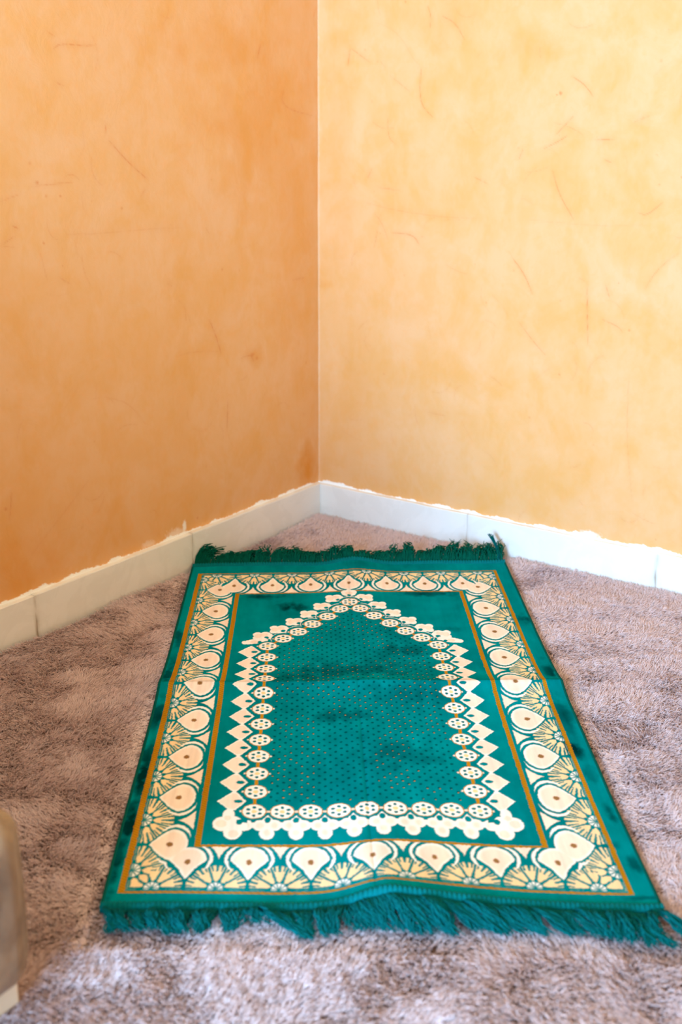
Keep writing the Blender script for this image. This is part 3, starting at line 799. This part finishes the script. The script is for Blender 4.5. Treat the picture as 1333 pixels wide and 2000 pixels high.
# ------------------------------------------------------------------ carpet
def carpet_h(x, y):
    return 0.007 * (fbm(x * 5.5, y * 5.5, 101, 3) - 0.5) + 0.006 * (fbm(x * 21, y * 21, 104, 3) - 0.5)
def rug_st(x, y):
    """inverse of rug_xy by Newton steps"""
    s = np.full(x.shape, 0.5); t = np.full(x.shape, 0.5)
    for _ in range(6):
        p = (1 - s)[:, None] * (1 - t)[:, None] * cBL + (s * (1 - t))[:, None] * cBR + (s * t)[:, None] * cTR + ((1 - s) * t)[:, None] * cTL
        ex, ey = x - p[:, 0], y - p[:, 1]
        ds = (1 - t)[:, None] * (cBR - cBL) + t[:, None] * (cTR - cTL)
        dt = (1 - s)[:, None] * (cTL - cBL) + s[:, None] * (cTR - cBR)
        det = ds[:, 0] * dt[:, 1] - ds[:, 1] * dt[:, 0]
        s = s + (ex * dt[:, 1] - ey * dt[:, 0]) / det; t = t + (ds[:, 0] * ey - ds[:, 1] * ex) / det
    return s * RW, t * RL

carpet = empty('carpet', (1.7, -2.1, FLOOR_Z))
tag(carpet, 'mauve brown shaggy pile carpet covering the whole floor up to the skirting', 'carpet')
gx, gy = np.meshgrid(np.linspace(BB_T + 0.006, ROOM_X - 0.02, 330), np.linspace(-BB_T - 0.006, ROOM_Y + 0.02, 400), indexing='ij')
gz = -0.0130 + carpet_h(gx, gy)
s_, t_ = rug_st(gx.ravel(), gy.ravel())
inside = ((s_ > -0.02) & (s_ < RW + 0.02) & (t_ > -0.08) & (t_ < RL + 0.07)).reshape(gx.shape)
gz = np.where(inside, np.minimum(gz, -0.0170), gz)
cv = np.stack([gx, gy, gz], -1).reshape(-1, 3)
cf = grid_faces(330, 400)[:, ::-1]
bn = len(cv)
bidx = np.arange(bn).reshape(330, 400)
lp = np.concatenate([bidx[:, 0], bidx[-1, 1:], bidx[::-1, -1][1:], bidx[0, ::-1][1:-1]])
lowv = cv[lp].copy(); lowv[:, 2] = FLOOR_Z
ll = bn + np.arange(len(lp))
mesh_obj('backing', np.concatenate([cv, lowv]), np.concatenate([cf, np.stack([lp, np.roll(lp, -1), np.roll(ll, -1), ll], 1)]), M_backing, carpet)

def pile():
    r = np.random.default_rng(12)
    def scatter(x0, x1, y0, y1, dens):
        n = int(abs((x1 - x0) * (y1 - y0)) * dens)
        return r.uniform(x0, x1, n), r.uniform(y0, y1, n)
    xa, ya = scatter(0.022, 2.3, -2.2, -0.022, 300000)
    xb, yb = scatter(0.022, ROOM_X - 0.03, ROOM_Y + 0.03, -0.022, 24000)
    kb = (xb > 2.3) | (yb < -2.2); xb, yb = xb[kb], yb[kb]
    x = np.concatenate([xa, xb]); y = np.concatenate([ya, yb]); thick = np.concatenate([np.ones(len(xa)), np.full(len(xb), 2.3)])
    s, t = rug_st(x, y)
    keep = ~((s > 0.012) & (s < RW - 0.012) & (t > 0.0) & (t < RL))
    x, y, thick, s, t = x[keep], y[keep], thick[keep], s[keep], t[keep]
    under = (s > -0.012) & (s < RW + 0.012) & (t > -0.085) & (t < RL + 0.07)
    n = len(x)
    # brushed direction wanders slowly over the floor, tufts lean their own way
    A = (fbm(x * 2.2, y * 2.2, 201, 3) - 0.5) * 9 + (fbm(x * 14, y * 14, 205, 3) - 0.5) * 5.5 + r.normal(0, 0.5, n)
    lean = np.clip(0.50 + 0.66 * fbm(x * 9, y * 9, 209, 3) + r.normal(0, 0.16, n), 0.1, 1.35)
    # tufts: neighbouring strands pull together at the tip
    g = 0.0078
    tx = (np.floor(x / g) + 0.5) * g + (vnoise(np.floor(x / g) * 3.1, np.floor(y / g) * 5.3, 33) - 0.5) * g
    ty = (np.floor(y / g) + 0.5) * g + (vnoise(np.floor(x / g) * 4.7, np.floor(y / g) * 2.9, 34) - 0.5) * g
    tv = vnoise(np.floor(x / g) * 1.37 + 9, np.floor(y / g) * 2.11 + 4, 35)
    L = r.uniform(0.0105, 0.0165, n) * (0.72 + 0.6 * tv) * np.where(under, 0.72, 1.0)
    q = np.array([0, 0.35, 0.7, 1.0])
    P = np.zeros((n, 4, 3))
    zr = -0.0135 + carpet_h(x, y)
    zr = np.where(under, np.minimum(zr, -0.0150), zr)
    hor = np.sin(lean); ver = np.cos(lean)
    for k, qq in enumerate(q):
        hx = hor * L * qq ** 1.35; vz = L * (ver * qq + 0.30 * hor * np.sin(qq * 2.2)) * 0.92
        P[:, k, 0] = x + np.cos(A) * hx + (tx - x) * 0.45 * qq
        P[:, k, 1] = y + np.sin(A) * hx + (ty - y) * 0.45 * qq
        P[:, k, 2] = zr + vz
    P[:, 3, :] += r.normal(0, 0.0012, (n, 3))
    P[..., 0] = np.maximum(P[..., 0], BB_T + 0.002); P[..., 1] = np.minimum(P[..., 1], -BB_T - 0.002)
    # nothing pokes through the rug
    inside = ((s > -0.03) & (s < RW + 0.03) & (t > -0.085) & (t < RL + 0.07))
    P[inside, :, 2] = np.minimum(P[inside, :, 2], -0.0035)
    hc = bpy.data.hair_curves.new('pile')
    hc.add_curves([4] * n)
    hc.attributes['position'].data.foreach_set('vector', P.astype(np.float32).ravel())
    ra = hc.attributes.get('radius') or hc.attributes.new('radius', 'FLOAT', 'POINT')
    rad = np.stack([0.00047 * thick, 0.00043 * thick, 0.00033 * thick, 0.00014 * thick], 1)
    ra.data.foreach_set('value', rad.astype(np.float32).ravel())
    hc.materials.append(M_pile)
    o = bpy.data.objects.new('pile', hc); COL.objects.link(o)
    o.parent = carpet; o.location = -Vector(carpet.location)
    o['kind'] = 'stuff'
    return o
pile()

# ------------------------------------------------------------------ low upholstered bench at the left edge of the picture
def rounded_box(x0, x1, y0, y1, z0, z1, rad, bulge, nseg=26, seed=0):
    """superellipsoid-like cushion body with soft edges"""
    hx, hy, hz = (x1 - x0) / 2, (y1 - y0) / 2, (z1 - z0) / 2
    c = np.array([(x0 + x1) / 2, (y0 + y1) / 2, (z0 + z1) / 2])
    def axis(h, n): return np.concatenate([np.linspace(-h, -h + rad, 8)[:-1], np.linspace(-h + rad, h - rad, n), np.linspace(h - rad, h, 8)[1:]])
    ax = [axis(hx, nseg), axis(hy, nseg), axis(hz, 12)]
    V, Fq, n = [], [], 0
    H = np.array([hx, hy, hz])
    for d in range(3):
        for sg in (-1, 1):
            a, b = [i for i in range(3) if i != d]
            A, B = np.meshgrid(ax[a], ax[b], indexing='ij')
            P = np.zeros(A.shape + (3,)); P[..., a] = A; P[..., b] = B; P[..., d] = sg * H[d]
            inner = np.clip(P, -(H - rad), H - rad)
            dv = P - inner; ln = np.linalg.norm(dv, axis=-1, keepdims=True)
            Q = inner + dv / np.maximum(ln, 1e-9) * rad
            u = P / H
            if d != 2 or True:
                w = np.clip(1 - u[..., a] ** 2, 0, 1) * np.clip(1 - u[..., b] ** 2, 0, 1)
                Q[..., d] += sg * bulge * np.sqrt(w) * 0.9
            fc = grid_faces(*A.shape, n)
            if (sg > 0) == (d == 1): fc = fc[:, ::-1]
            V.append((Q + c).reshape(-1, 3)); Fq.append(fc); n += Q[..., 0].size
    return np.concatenate(V), np.concatenate(Fq)

M_fab = NT('bench_velvet')
_p = M_fab.pos()
_f = M_fab.ramp(M_fab.noise(9, 4, 0.6, _p, 0.6), 0.35, 0.65)
M_fab.l(M_fab.mix(_f, tuple(srgb(172, 146, 116)), tuple(srgb(116, 92, 68))), M_fab.b.inputs['Base Color'])
M_fab.b.inputs['Roughness'].default_value = 0.85; M_fab.b.inputs['Sheen Weight'].default_value = 0.1
M_fab.bump(M_fab.noise(14, 3, 0.5, _p), 0.5, 0.01)
V, Fq = rounded_box(0.0, 0.30, -3.25, -1.68, 0.22, 0.86, 0.05, 0.02)
_back = (V, Fq)
M_foot = simple('bench_foot', tuple(srgb(226, 214, 190)), 0.45)
bench = empty('sofa', (0.46, -2.4, 0.0))
tag(bench, 'greyish beige velvet sofa corner on a cream foot, cut off by the left edge', 'sofa')
V, Fq = rounded_box(0.10, 0.806, -3.25, -1.590, 0.048, 0.256, 0.034, 0.022)
mesh_obj('seat', V, Fq, M_fab.m, bench)
V, Fq = rounded_box(0.05, 0.61, -1.93, -1.69, 0.235, 0.56, 0.06, 0.015)  # unseen raised end, added and sized to keep door light off the left floor
mesh_obj('light_block_arm', V, Fq, M_fab.m, bench)
mesh_obj('light_block_back', _back[0] + np.array([0.035, 0, 0]), _back[1], M_fab.m, bench)  # unseen tall back, added to keep daylight off the lower left wall
for (fx, fy) in ((0.701, -1.646), (0.12, -1.646), (0.701, -3.20), (0.12, -3.20)):
    v, f = box(fx, fx + 0.060, fy, fy + 0.060, -0.006, 0.052)
    o = mesh_obj('foot', v, f, M_foot, bench, smooth=False)
    bv = o.modifiers.new('bevel', 'BEVEL'); bv.width = 0.004; bv.segments = 3
